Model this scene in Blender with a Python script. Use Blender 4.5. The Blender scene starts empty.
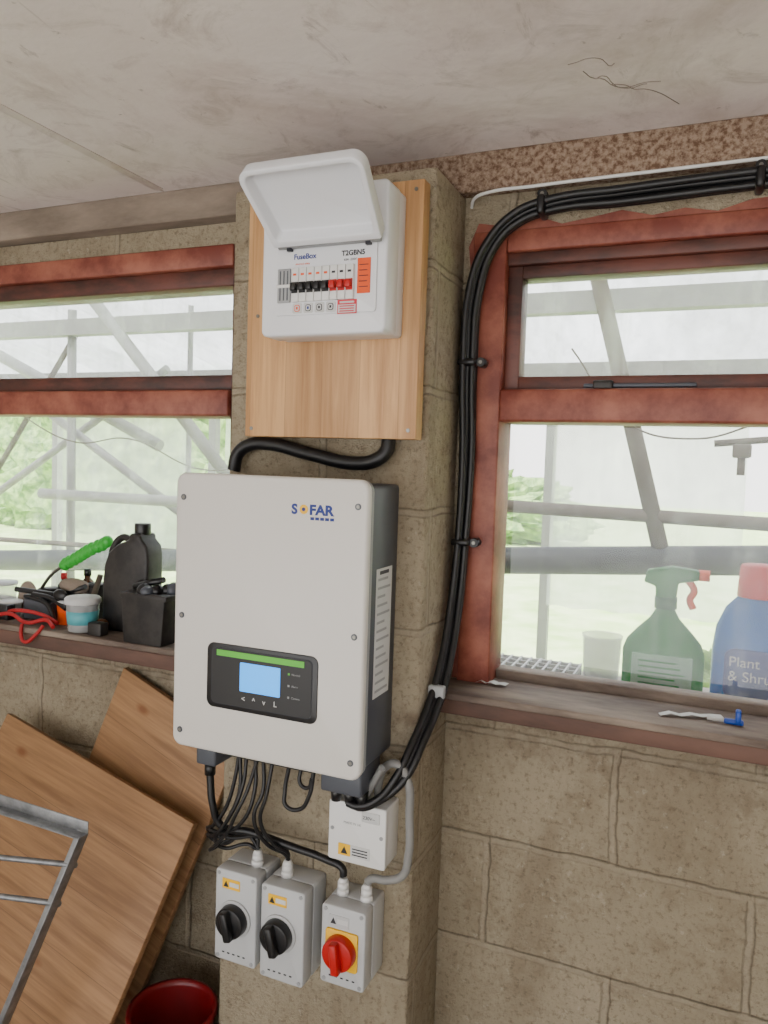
import bpy, bmesh, math, random
from mathutils import Vector, Matrix
random.seed(7)
SC=bpy.context.scene
COL=SC.collection

# ---------------------------------------------------------------- helpers
def link(ob):
    COL.objects.link(ob); return ob

def from_bm(name,bm,mat,smooth=False):
    bmesh.ops.recalc_face_normals(bm,faces=bm.faces)
    me=bpy.data.meshes.new(name); bm.to_mesh(me); bm.free()
    if smooth:
        for p in me.polygons: p.use_smooth=True
    ob=bpy.data.objects.new(name,me)
    for m in (mat if isinstance(mat,(list,tuple)) else [mat]): me.materials.append(m)
    return link(ob)

def bevel(ob,w,seg=2):
    m=ob.modifiers.new('bevel','BEVEL'); m.width=w; m.segments=seg; m.limit_method='ANGLE'; m.angle_limit=math.radians(40)
    for p in ob.data.polygons: p.use_smooth=True
    return ob

def bm_box(bm,x0,x1,y0,y1,z0,z1):
    vs=[bm.verts.new((x,y,z)) for x in (x0,x1) for y in (y0,y1) for z in (z0,z1)]
    for f in ((0,1,3,2),(4,6,7,5),(0,4,5,1),(2,3,7,6),(0,2,6,4),(1,5,7,3)):
        bm.faces.new([vs[i] for i in f])

def box(name,x0,x1,y0,y1,z0,z1,mat,bev=0.0,seg=2):
    bm=bmesh.new(); bm_box(bm,x0,x1,y0,y1,z0,z1)
    ob=from_bm(name,bm,mat)
    if bev: bevel(ob,bev,seg)
    return ob

def boxes(name,L,mat,bev=0.0):
    bm=bmesh.new()
    for b in L: bm_box(bm,*b)
    ob=from_bm(name,bm,mat)
    if bev: bevel(ob,bev,2)
    return ob

def prism(name,pts,y0,y1,mat,bev=0.0,seg=2,M=None):
    """outline pts in (x,z), extruded along y"""
    bm=bmesh.new()
    a=[bm.verts.new((x,y0,z)) for x,z in pts]; b=[bm.verts.new((x,y1,z)) for x,z in pts]
    bm.faces.new(a); bm.faces.new(b[::-1]); n=len(pts)
    for i in range(n): bm.faces.new((a[i],b[i],b[(i+1)%n],a[(i+1)%n]))
    if M is not None: bm.transform(M)
    ob=from_bm(name,bm,mat)
    if bev: bevel(ob,bev,seg)
    return ob

def rr(x0,x1,z0,z1,r,n=6):
    P=[]
    for cx,cz,a0 in ((x1-r,z1-r,0),(x0+r,z1-r,90),(x0+r,z0+r,180),(x1-r,z0+r,270)):
        for i in range(n+1):
            a=math.radians(a0+90*i/n); P.append((cx+r*math.cos(a),cz+r*math.sin(a)))
    return P

def rbox(name,x0,x1,y0,y1,z0,z1,r,mat,bev=0.0):
    return prism(name,rr(x0,x1,z0,z1,r),y0,y1,mat,bev)

def cyl(name,p0,p1,r,mat,r2=None,n=24,bev=0.0):
    p0=Vector(p0);p1=Vector(p1);d=p1-p0
    bm=bmesh.new()
    bmesh.ops.create_cone(bm,cap_ends=True,segments=n,radius1=r,radius2=r if r2 is None else r2,depth=d.length)
    bm.transform(Matrix.Translation((p0+p1)/2)@d.to_track_quat('Z','Y').to_matrix().to_4x4())
    ob=from_bm(name,bm,mat)
    for p in ob.data.polygons: p.use_smooth=len(p.vertices)==4
    if bev: bevel(ob,bev)
    return ob

def lathe(name,prof,mat,loc=(0,0,0),n=32,sx=1,sy=1,rot=0):
    bm=bmesh.new(); rings=[]
    for r,z in prof:
        rings.append([bm.verts.new((sx*r*math.cos(2*math.pi*i/n),sy*r*math.sin(2*math.pi*i/n),z)) for i in range(n)])
    for a,b in zip(rings,rings[1:]):
        for i in range(n): bm.faces.new((a[i],a[(i+1)%n],b[(i+1)%n],b[i]))
    bm.faces.new(rings[0]); bm.faces.new(rings[-1])
    bm.transform(Matrix.Translation(loc)@Matrix.Rotation(rot,4,'Z'))
    return from_bm(name,bm,mat,True)

def ell(name,c,s,mat,rot=None,seg=16):
    bm=bmesh.new(); bmesh.ops.create_uvsphere(bm,u_segments=seg,v_segments=seg//2+2,radius=1)
    M=Matrix.Translation(c)
    if rot: M=M@rot
    bm.transform(M@Matrix.Diagonal((*s,1)))
    return from_bm(name,bm,mat,True)

def to_mesh(ob,name,mat):
    dg=bpy.context.evaluated_depsgraph_get(); dg.update()
    me=bpy.data.meshes.new_from_object(ob.evaluated_get(dg)); me.name=name
    M=ob.matrix_world.copy()
    bpy.data.objects.remove(ob)
    o=bpy.data.objects.new(name,me); me.transform(M)
    me.materials.clear(); me.materials.append(mat)
    return link(o)

def tube(name,pts,r,mat,res=10,ring=4):
    cu=bpy.data.curves.new(name,'CURVE'); cu.dimensions='3D'; cu.bevel_depth=r; cu.bevel_resolution=ring; cu.use_fill_caps=True; cu.resolution_u=res
    sp=cu.splines.new('BEZIER'); sp.bezier_points.add(len(pts)-1)
    for b,p in zip(sp.bezier_points,pts):
        b.co=p; b.handle_left_type='AUTO'; b.handle_right_type='AUTO'
    ob=link(bpy.data.objects.new(name,cu)); bpy.context.view_layer.update()
    o=to_mesh(ob,name,mat)
    for p in o.data.polygons: p.use_smooth=True
    return o

def text(name,s,x,y,z,size,mat,rot=(math.pi/2,0,0),sx=1.0,bold=0.0,align='LEFT'):
    cu=bpy.data.curves.new(name,'FONT'); cu.body=s; cu.size=size; cu.extrude=0.0002; cu.offset=bold; cu.align_x=align
    ob=link(bpy.data.objects.new(name,cu)); ob.location=(x,y,z); ob.rotation_euler=rot; ob.scale=(sx,1,1)
    bpy.context.view_layer.update()
    return to_mesh(ob,name,mat)

def group(name,parts):
    bpy.context.view_layer.update()
    lo=Vector((1e9,)*3); hi=Vector((-1e9,)*3)
    for p in parts:
        for c in p.bound_box:
            w=p.matrix_world@Vector(c)
            lo=Vector(map(min,lo,w)); hi=Vector(map(max,hi,w))
    e=link(bpy.data.objects.new(name,None)); e.empty_display_size=0.05
    e.location=(lo+hi)/2
    for p in parts:
        p.parent=e; p.matrix_parent_inverse=Matrix.Translation(-e.location)
    return e

def spl(pts,n=10):
    out=[];P=[Vector(p) for p in pts];P=[P[0]]+P+[P[-1]]
    for i in range(1,len(P)-2):
        for k in range(n):
            t=k/n;a,b,c,d=P[i-1],P[i],P[i+1],P[i+2]
            out.append(.5*((2*b)+(c-a)*t+(2*a-5*b+4*c-d)*t*t+(3*b-3*c+d-a)*t**3))
    out.append(P[-2]); return out

# ---------------------------------------------------------------- materials
def s2l(c):
    return tuple(((v/255)/12.92 if v/255<=.04045 else ((v/255+.055)/1.055)**2.4) for v in c)
def newmat(name):
    m=bpy.data.materials.new(name); m.use_nodes=True; nt=m.node_tree; return m,nt,nt.nodes['Principled BSDF']
def mix(nt,fac,a,b,blend='MIX'):
    n=nt.nodes.new('ShaderNodeMix'); n.data_type='RGBA'; n.blend_type=blend
    for i,v in ((0,fac),(6,a),(7,b)):
        if hasattr(v,'links') or hasattr(v,'is_linked'): nt.links.new(v,n.inputs[i])
        else: n.inputs[i].default_value=(*v,1) if isinstance(v,tuple) else v
    return n.outputs[2]
def noise(nt,vec,scale,detail=4,rough=.55,dist=0):
    n=nt.nodes.new('ShaderNodeTexNoise'); n.inputs['Scale'].default_value=scale; n.inputs['Detail'].default_value=detail
    n.inputs['Roughness'].default_value=rough; n.inputs['Distortion'].default_value=dist
    nt.links.new(vec,n.inputs['Vector']); return n.outputs['Fac']
def ramp(nt,fac,lo,hi):
    n=nt.nodes.new('ShaderNodeMapRange'); n.inputs[1].default_value=lo; n.inputs[2].default_value=hi
    nt.links.new(fac,n.inputs[0]); return n.outputs[0]
def math_(nt,op,a,b=None):
    n=nt.nodes.new('ShaderNodeMath'); n.operation=op
    for i,v in enumerate((a,b)):
        if v is None: continue
        if hasattr(v,'is_linked'): nt.links.new(v,n.inputs[i])
        else: n.inputs[i].default_value=v
    return n.outputs[0]
def coord(nt,scale=(1,1,1),rot=(0,0,0),loc=(0,0,0)):
    t=nt.nodes.new('ShaderNodeTexCoord'); m=nt.nodes.new('ShaderNodeMapping'); m.inputs['Scale'].default_value=scale
    m.inputs['Rotation'].default_value=rot; m.inputs['Location'].default_value=loc
    nt.links.new(t.outputs['Object'],m.inputs['Vector']); return m.outputs[0]
def bump(nt,b,h,strength,dist=.01):
    n=nt.nodes.new('ShaderNodeBump'); n.inputs['Strength'].default_value=strength; n.inputs['Distance'].default_value=dist
    nt.links.new(h,n.inputs['Height']); nt.links.new(n.outputs[0],b.inputs['Normal'])
def plain(name,c,rough=.5,metal=0,var=.06,vs=12,bmp=0,bs=200,spec=None,emit=None):
    m,nt,b=newmat(name); c=s2l(c); v=coord(nt)
    f=noise(nt,v,vs)
    d=tuple(x*(1-var*2) for x in c)
    nt.links.new(mix(nt,ramp(nt,f,.35,.65),d,c),b.inputs['Base Color'])
    b.inputs['Roughness'].default_value=rough; b.inputs['Metallic'].default_value=metal
    if bmp: bump(nt,b,noise(nt,v,bs,3),bmp,.002)
    if emit: b.inputs['Emission Color'].default_value=(*c,1); b.inputs['Emission Strength'].default_value=emit
    return m
def two(name,c1,c2,scale,lo=.4,hi=.6,rough=.7,bmp=.3,bd=.004,detail=6,stretch=(1,1,1),metal=0):
    m,nt,b=newmat(name); v=coord(nt,stretch); f=noise(nt,v,scale,detail,.65)
    nt.links.new(mix(nt,ramp(nt,f,lo,hi),s2l(c1),s2l(c2)),b.inputs['Base Color'])
    b.inputs['Roughness'].default_value=rough; b.inputs['Metallic'].default_value=metal
    if bmp: bump(nt,b,f,bmp,bd)
    return m
def plastic(name,c,t):
    """thin coloured bottle plastic that lets daylight glow through"""
    m,nt,b=newmat(name); out=nt.nodes['Material Output']
    b.inputs['Base Color'].default_value=(*s2l(c),1); b.inputs['Roughness'].default_value=.25
    tl=nt.nodes.new('ShaderNodeBsdfTranslucent'); v=coord(nt)
    nt.links.new(mix(nt,noise(nt,v,8),s2l(t),tuple(x*.8 for x in s2l(t))),tl.inputs[0])
    mx=nt.nodes.new('ShaderNodeMixShader'); mx.inputs[0].default_value=.5
    nt.links.new(b.outputs[0],mx.inputs[1]); nt.links.new(tl.outputs[0],mx.inputs[2]); nt.links.new(mx.outputs[0],out.inputs[0]); return m

def block_mat():
    m,nt,b=newmat('painted_blockwork')
    t=nt.nodes.new('ShaderNodeTexCoord'); s=nt.nodes.new('ShaderNodeSeparateXYZ'); nt.links.new(t.outputs['Object'],s.inputs[0])
    x=math_(nt,'ADD',math_(nt,'ADD',s.outputs[0],s.outputs[1]),-.575-.2+10*.541*2); z=math_(nt,'ADD',s.outputs[2],-.71+.247*8)
    w=noise(nt,t.outputs['Object'],11,3); w2=noise(nt,coord(nt,loc=(5,3,1)),9,3)
    def brick(size,smooth,off):
        c=nt.nodes.new('ShaderNodeCombineXYZ')
        nt.links.new(math_(nt,'ADD',x,math_(nt,'ADD',math_(nt,'MULTIPLY',math_(nt,'SUBTRACT',w,.5),.022),off)),c.inputs[0])
        nt.links.new(math_(nt,'ADD',z,math_(nt,'ADD',math_(nt,'MULTIPLY',math_(nt,'SUBTRACT',w2,.5),.020),off)),c.inputs[1])
        br=nt.nodes.new('ShaderNodeTexBrick'); nt.links.new(c.outputs[0],br.inputs['Vector'])
        br.offset=.5; br.offset_frequency=2; br.inputs['Scale'].default_value=1
        br.inputs['Brick Width'].default_value=.541; br.inputs['Row Height'].default_value=.247
        br.inputs['Mortar Size'].default_value=size; br.inputs['Mortar Smooth'].default_value=smooth
        return br.outputs['Fac']
    mort=brick(.010,.6,0.0); joint_shadow=brick(.0035,1,-.009)  # offset mask: shadow along one side of each mortar joint, painted into the colour
    O=t.outputs['Object']
    n1=noise(nt,O,2.6,5,.6); n2=noise(nt,O,75,5,.75); n3=noise(nt,O,18,6,.7); n4=noise(nt,coord(nt,(1,1,.35)),5,5,.65,.5); n5=noise(nt,O,200,3,.7)
    n6=noise(nt,O,4,4,.6); n7=noise(nt,O,38,4,.7)
    col=mix(nt,ramp(nt,n1,.3,.7),s2l((168,155,130)),s2l((190,177,152)))
    col=mix(nt,math_(nt,'MULTIPLY',ramp(nt,n4,.48,.70),.6),col,s2l((142,126,102)))
    col=mix(nt,math_(nt,'MULTIPLY',ramp(nt,n3,.52,.68),.5),col,s2l((138,122,98)))
    col=mix(nt,math_(nt,'MULTIPLY',ramp(nt,n2,.52,.64),.6),col,s2l((112,98,78)))
    col=mix(nt,math_(nt,'MULTIPLY',ramp(nt,n7,.62,.70),.5),col,s2l((206,196,174)))
    col=mix(nt,math_(nt,'MULTIPLY',mort,.45),col,s2l((184,171,148)))
    col=mix(nt,math_(nt,'MULTIPLY',math_(nt,'MULTIPLY',joint_shadow,ramp(nt,n6,.32,.55)),.6),col,s2l((100,86,66)))
    # damp grime just under the window ledges
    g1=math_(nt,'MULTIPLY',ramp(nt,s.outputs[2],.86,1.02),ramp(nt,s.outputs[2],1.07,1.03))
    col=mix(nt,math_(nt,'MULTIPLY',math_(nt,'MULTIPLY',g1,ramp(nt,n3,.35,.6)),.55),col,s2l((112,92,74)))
    nt.links.new(col,b.inputs['Base Color']); b.inputs['Roughness'].default_value=.9
    h=math_(nt,'ADD',math_(nt,'MULTIPLY',mort,-.9),math_(nt,'ADD',math_(nt,'MULTIPLY',n2,1.2),math_(nt,'MULTIPLY',n3,1.0)))
    h=math_(nt,'ADD',h,math_(nt,'MULTIPLY',n5,.6))
    bump(nt,b,h,1.0,.011)
    return m
M_BLOCK=block_mat()

def wood(name,c1,c2,axis='Z',knots=True,rough=.6,strip=0.0,gscale=9,knotc=(120,74,40)):
    m,nt,b=newmat(name)
    st={'Z':(1,1,.05),'X':(.05,1,1)}[axis]
    v=coord(nt,st)
    f1=noise(nt,v,gscale*6,6,.65,.3); f2=noise(nt,v,gscale,3,.5,1.5)
    g=math_(nt,'ADD',math_(nt,'MULTIPLY',f1,.6),math_(nt,'MULTIPLY',f2,.4))
    col=mix(nt,ramp(nt,g,.40,.60),s2l(c1),s2l(c2))
    if strip:
        t=nt.nodes.new('ShaderNodeTexCoord'); s=nt.nodes.new('ShaderNodeSeparateXYZ'); nt.links.new(t.outputs['Object'],s.inputs[0])
        o=s.outputs[0] if axis=='Z' else s.outputs[2]
        q=math_(nt,'DIVIDE',o,strip)
        wn=nt.nodes.new('ShaderNodeTexWhiteNoise'); wn.noise_dimensions='1D'; nt.links.new(math_(nt,'FLOOR',q),wn.inputs['W'])
        col=mix(nt,math_(nt,'MULTIPLY',wn.outputs['Value'],.35),col,tuple(x*.66 for x in s2l(c1)))
        fr=math_(nt,'FRACT',q); seam=math_(nt,'LESS_THAN',fr,.012)
        col=mix(nt,math_(nt,'MULTIPLY',seam,.5),col,tuple(x*.4 for x in s2l(c1)))
    if knots:
        vo=nt.nodes.new('ShaderNodeTexVoronoi'); vo.inputs['Scale'].default_value=8
        kv=coord(nt,{'Z':(1,.01,.55),'X':(.55,.01,1)}[axis]); nt.links.new(kv,vo.inputs['Vector'])
        k=ramp(nt,vo.outputs['Distance'],.13,.05)
        col=mix(nt,math_(nt,'MULTIPLY',k,.85),col,s2l(knotc))
    nt.links.new(col,b.inputs['Base Color']); b.inputs['Roughness'].default_value=rough
    bump(nt,b,f1,.15,.002)
    return m
M_PINE=wood('pine',(172,126,80),(214,168,116),'Z',True,.55,.085,knotc=(130,82,44))
M_PLY=wood('old_pine_board',(130,95,62),(168,128,88),'X',True,.6,.14)
def ceil_mat():
    m,nt,b=newmat('ceiling_board'); v=coord(nt)
    n1=noise(nt,v,1.3,5,.6); n2=noise(nt,v,5,7,.75,1.2); n3=noise(nt,v,45,3); n4=noise(nt,coord(nt,(1,.3,1)),9,6,.7,2); n5=noise(nt,v,30,4,.6); n6=noise(nt,coord(nt,loc=(3,7,0)),1.9,6,.7,.6)
    col=mix(nt,ramp(nt,n1,.35,.65),s2l((220,208,204)),s2l((238,229,226)))
    col=mix(nt,math_(nt,'MULTIPLY',ramp(nt,n6,.50,.72),.55),col,s2l((168,148,136)))
    col=mix(nt,math_(nt,'MULTIPLY',ramp(nt,n2,.52,.72),.5),col,s2l((152,136,126)))
    col=mix(nt,math_(nt,'MULTIPLY',ramp(nt,n4,.62,.72),.5),col,s2l((122,104,92)))
    col=mix(nt,math_(nt,'MULTIPLY',ramp(nt,n5,.69,.76),.5),col,s2l((112,96,84)))
    nt.links.new(col,b.inputs['Base Color']); b.inputs['Roughness'].default_value=.8
    bump(nt,b,n3,.2,.004); return m
M_CEIL=ceil_mat()
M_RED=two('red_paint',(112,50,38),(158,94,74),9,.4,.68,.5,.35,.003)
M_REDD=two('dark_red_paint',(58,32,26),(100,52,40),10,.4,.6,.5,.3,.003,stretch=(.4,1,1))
M_SILL=two('sill_wood',(84,70,62),(144,130,116),12,.35,.65,.75,.5,.004,stretch=(.25,1,1))
M_SILLF=two('sill_front',(66,48,40),(106,76,64),8,.35,.65,.7,.4,.003,stretch=(.3,1,1))
M_RUST=two('rusty_speckled_beam',(150,130,112),(96,70,50),85,.42,.60,.85,.6,.005)
M_GREYB=two('old_grey_beam',(112,100,88),(146,132,118),12,.35,.65,.85,.4,.004,stretch=(.3,1,1))
M_CONC=two('concrete_floor',(146,141,133),(172,166,156),5,.35,.65,.85,.3)
M_WHITEW=plain('painted_wall',(218,211,198),.8,var=.08)
M_INV=plain('inverter_cover',(213,210,204),.42,var=.01,vs=3)
M_INVD=plain('inverter_body_grey',(74,78,86),.45,var=.03)
M_BLK=plain('black_plastic',(18,18,20),.35)
M_CAB=plain('black_cable',(16,16,18),.42)
M_GREYC=plain('grey_conduit',(132,132,130),.45)
M_WHT=plain('white_steel',(225,227,231),.32,var=.01)
M_WPL=plain('white_plastic',(220,220,218),.4,var=.01)
M_GPL=plain('grey_plastic',(184,186,187),.4,var=.015)
M_GPLD=plain('grey_plastic_dark',(150,152,153),.45,var=.015)  # darker grey plastic for screws, terminals, lid gaps and print
M_YEL=plain('yellow',(240,186,0),.4,var=.01)
M_REDK=plain('red_knob',(180,10,8),.35,var=.01)
M_ORG=plain('orange_label',(226,82,16),.5,var=.01)
M_TXT=plain('dark_text',(34,36,44),.5)
M_BLUE=plain('logo_blue',(22,48,130),.5)
M_GREEN=plain('green_strip',(86,180,50),.4,emit=.2)
M_SCR=plain('lcd_screen',(40,155,245),.2,emit=1.3,var=.01)
M_STL=plain('screw_steel',(130,128,122),.35,1)
M_GALV=two('galvanised_steel',(120,122,124),(152,154,156),25,.35,.65,.45,.1,metal=.75)
M_BUCK=plain('red_plastic',(120,14,20),.35)
M_REDST=plain('red_strap',(170,20,26),.6)
M_GRN=plain('green_plastic',(50,175,55),.4)
M_SPRG=plastic('spray_green',(0,100,46),(0,190,70))
M_SPRB=plastic('bottle_teal',(0,110,170),(0,150,225))
M_PINK=plastic('coral_cap',(215,26,34),(240,50,50))
M_PNK=plain('warning_pink',(205,40,60),.5,var=.01)
M_LAB=plain('label_paper',(205,206,205),.6)
M_LABG=plain('label_pale',(130,178,142),.6)
M_PAPER=plain('paper',(205,205,200),.7)
M_TEAL=plain('teal',(90,170,180),.5)
M_DRK=two('dark_grimy_plastic',(20,18,18),(44,40,38),20,.4,.6,.5,.2)
M_BRN=plain('brown_glass',(84,52,28),.25)
M_CLIPB=plain('blue_clip',(20,70,170),.4)
M_WEB=plain('cobweb_dust',(142,130,122),.9)
def clear(name,c,fac):
    m,nt,b=newmat(name); out=nt.nodes['Material Output']
    tr=nt.nodes.new('ShaderNodeBsdfTransparent'); mx=nt.nodes.new('ShaderNodeMixShader'); mx.inputs[0].default_value=fac
    b.inputs['Base Color'].default_value=(*s2l(c),1); b.inputs['Roughness'].default_value=.2
    nt.links.new(tr.outputs[0],mx.inputs[1]); nt.links.new(b.outputs[0],mx.inputs[2]); nt.links.new(mx.outputs[0],out.inputs[0]); return m
M_CLEAR=clear('clear_plastic',(210,212,212),.45)
def glass_mat(name,k,base):
    m,nt,b=newmat(name); out=nt.nodes['Material Output']; v=coord(nt)
    n1=noise(nt,v,2.2,5,.65,.6); n2=noise(nt,v,30,4,.7); n3=noise(nt,coord(nt,(1,1,.12),(0,.5,0)),14,5,.7)
    f=math_(nt,'ADD',math_(nt,'MULTIPLY',ramp(nt,n1,.4,.75),.08*k),math_(nt,'MULTIPLY',ramp(nt,n2,.5,.8),.06*k))
    f=math_(nt,'ADD',math_(nt,'ADD',f,base),math_(nt,'MULTIPLY',ramp(nt,n3,.52,.8),.12*k))
    tr=nt.nodes.new('ShaderNodeBsdfTransparent'); tl=nt.nodes.new('ShaderNodeBsdfTranslucent'); df=nt.nodes.new('ShaderNodeBsdfDiffuse'); gl=nt.nodes.new('ShaderNodeBsdfGlossy')
    tl.inputs[0].default_value=(.88,.90,.90,1); df.inputs[0].default_value=(.5,.48,.45,1); gl.inputs['Roughness'].default_value=.03
    a=nt.nodes.new('ShaderNodeMixShader'); a.inputs[0].default_value=.2; nt.links.new(tl.outputs[0],a.inputs[1]); nt.links.new(df.outputs[0],a.inputs[2])
    c=nt.nodes.new('ShaderNodeMixShader'); nt.links.new(f,c.inputs[0]); nt.links.new(tr.outputs[0],c.inputs[1]); nt.links.new(a.outputs[0],c.inputs[2])
    d=nt.nodes.new('ShaderNodeMixShader'); d.inputs[0].default_value=.03; nt.links.new(c.outputs[0],d.inputs[1]); nt.links.new(gl.outputs[0],d.inputs[2])
    nt.links.new(d.outputs[0],out.inputs[0]); return m
M_GLASS=glass_mat('dirty_glass',1.1,.01)
M_GLASS2=glass_mat('very_dirty_glass',2.3,.05)
def sheet_mat(name,c,t):
    m,nt,b=newmat(name); out=nt.nodes['Material Output']
    tl=nt.nodes.new('ShaderNodeBsdfTranslucent'); v=coord(nt,(1,.3,1))
    nt.links.new(mix(nt,ramp(nt,noise(nt,v,3,5,.7),.35,.65),tuple(x*.6 for x in c),c),tl.inputs[0])
    tr=nt.nodes.new('ShaderNodeBsdfTransparent'); mx=nt.nodes.new('ShaderNodeMixShader'); mx.inputs[0].default_value=t
    nt.links.new(tl.outputs[0],mx.inputs[1]); nt.links.new(tr.outputs[0],mx.inputs[2]); nt.links.new(mx.outputs[0],out.inputs[0]); return m
M_SHEET=sheet_mat('polycarbonate_sheet',(.66,.68,.68),.12)
M_POLY=sheet_mat('polythene',(.97,.98,.97),.40)
M_GRASS=two('grass',(168,206,112),(218,234,172),3,.35,.65,.9,0)
M_LEAF=two('foliage',(92,130,66),(158,188,112),9,.4,.6,.8,.6,.03)
M_POLE=plain('pale_metal_pole',(150,150,146),.5)
M_PIPE=plain('dark_blue_pipe',(18,26,34),.5)
M_RAFT=plain('weathered_rafter',(88,78,66),.8)

# ---------------------------------------------------------------- room shell
W=.2
CE=2.22
YB=-3.7
boxes('wall_front',[(-2.4,2.8,W,.40,0,1.05),(-2.4,-1.75,W,.40,1.05,2.14),(-.08,.492,W,.40,1.05,2.14),(1.85,2.8,W,.40,1.05,2.14),
  (-1.75,-.08,W,.40,2.085,2.14),(.492,1.85,W,.40,2.06,2.14)],M_BLOCK)
box('wall_pier',0,.47,0,.2,0,2.135,M_BLOCK,.008)
box('wall_left',-2.6,-2.4,YB,.4,0,CE,M_WHITEW)
box('wall_right',2.8,3.0,YB,.4,0,CE,M_WHITEW)
boxes('wall_back',[(-2.4,-2.1,YB-.15,YB,0,CE),(2.5,2.8,YB-.15,YB,0,CE),(-2.1,2.5,YB-.15,YB,2.14,CE)],M_WHITEW)
box('floor',-2.6,3.0,YB,.4,-.1,0,M_CONC)
boxes('ceiling',[(-2.6,-.325,YB,.4,CE,CE+.08),(-.319,3.0,YB,.4,CE,CE+.08)],M_CEIL)
box('trim_1',-.336,-.309,YB,.14,CE-.002,CE+.001,M_CEIL,.001)
box('trim_2',.002,2.8,.165,.40,2.137,CE,M_RUST,.004)
box('trim_3',-2.4,.0,.155,.40,2.142,CE,M_GREYB,.004)
wb=[]
for k in range(4):
    p=Vector((.74+.02*k,-.13+.03*k,CE-.0004)); L_=[tuple(p)]
    for i in range(6):
        p=p+Vector((random.uniform(.005,.03),random.uniform(-.01,.04),0)); L_.append(tuple(p))
    wb.append(tube('thread_%d'%k,L_,.0008,M_WEB,4,1))
group('cobweb',wb)

# windows
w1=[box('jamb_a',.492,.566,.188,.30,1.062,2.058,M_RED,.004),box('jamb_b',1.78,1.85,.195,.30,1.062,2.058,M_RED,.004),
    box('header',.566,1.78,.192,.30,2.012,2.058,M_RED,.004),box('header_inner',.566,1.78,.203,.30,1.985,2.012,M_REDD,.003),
    box('transom',.566,1.78,.178,.30,1.648,1.718,M_RED,.006),
    box('bottom_rail',.566,1.78,.25,.30,1.062,1.088,M_SILL,.003),
    box('mullion',1.19,1.25,.195,.30,1.088,1.985,M_RED,.004),
    boxes('fanlight_casement',[(.566,.598,.215,.27,1.718,1.985),(.598,1.19,.215,.27,1.718,1.748),(.598,1.19,.215,.27,1.958,1.985),(1.25,1.78,.215,.27,1.718,1.748),(1.25,1.78,.215,.27,1.958,1.985)],M_REDD,.002),
    box('glass_upper',.566,1.78,.243,.246,1.73,1.985,M_GLASS2),box('glass_lower',.55,1.78,.272,.275,1.07,1.66,M_GLASS),
    box('stay_bar',.74,.96,.198,.208,1.722,1.730,M_INVD,.002),box('stay_plate',.76,.80,.190,.21,1.718,1.736,M_DRK,.003)]
group('window_1',w1)
top=[(.50+i*.06,2.064+random.uniform(-.004,.022)) for i in range(22)]
prism('trim_4',[(.481+random.uniform(-.004,.004),1.07+i*.04) for i in range(25)]+top+[(1.84,2.055),(.495,2.055),(.495,1.07)],.1975,.2005,M_RED)
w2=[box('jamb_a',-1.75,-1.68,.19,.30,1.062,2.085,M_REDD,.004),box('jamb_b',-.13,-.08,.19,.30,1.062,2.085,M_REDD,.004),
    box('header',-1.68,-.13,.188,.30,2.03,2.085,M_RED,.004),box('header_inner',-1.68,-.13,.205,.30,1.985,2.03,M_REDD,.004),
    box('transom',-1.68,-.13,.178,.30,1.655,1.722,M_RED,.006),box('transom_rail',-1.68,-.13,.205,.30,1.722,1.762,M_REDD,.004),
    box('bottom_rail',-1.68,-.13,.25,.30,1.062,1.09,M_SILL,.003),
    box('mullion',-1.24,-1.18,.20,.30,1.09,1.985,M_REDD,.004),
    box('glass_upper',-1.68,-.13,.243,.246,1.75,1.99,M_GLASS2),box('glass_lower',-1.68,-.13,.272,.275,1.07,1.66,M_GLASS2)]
group('window_2',w2)
group('window_sill',[box('board',.4705,2.2,.085,.25,1.052,1.068,M_SILL,.004),box('board_back',.495,1.85,.24,.272,1.052,1.066,M_SILL),box('apron',.4705,2.2,.095,.1995,1.018,1.052,M_SILLF,.004)])
group('window_sill.001',[box('board',-2.0,-.0005,.085,.25,1.052,1.068,M_SILL,.004),box('board_back',-1.75,-.08,.24,.272,1.052,1.066,M_SILL),box('apron',-2.0,-.0005,.09,.1995,1.012,1.052,M_SILLF,.004)])

# ---------------------------------------------------------------- pine backing board
pb=[box('panel',.074,.464,-.052,-.018,1.598,2.093,M_PINE,.0015),box('batten_top',.09,.445,-.018,-.0002,2.02,2.06,M_PINE),box('batten_low',.10,.33,-.018,-.0002,1.63,1.67,M_PINE)]
for x,z in ((.09,1.615),(.448,1.615),(.448,2.075),(.10,1.85)):
    pb.append(cyl('screw',(x,-.0535,z),(x,-.051,z),.004,M_STL,n=12))
group('wooden_backing_board',pb)

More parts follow.
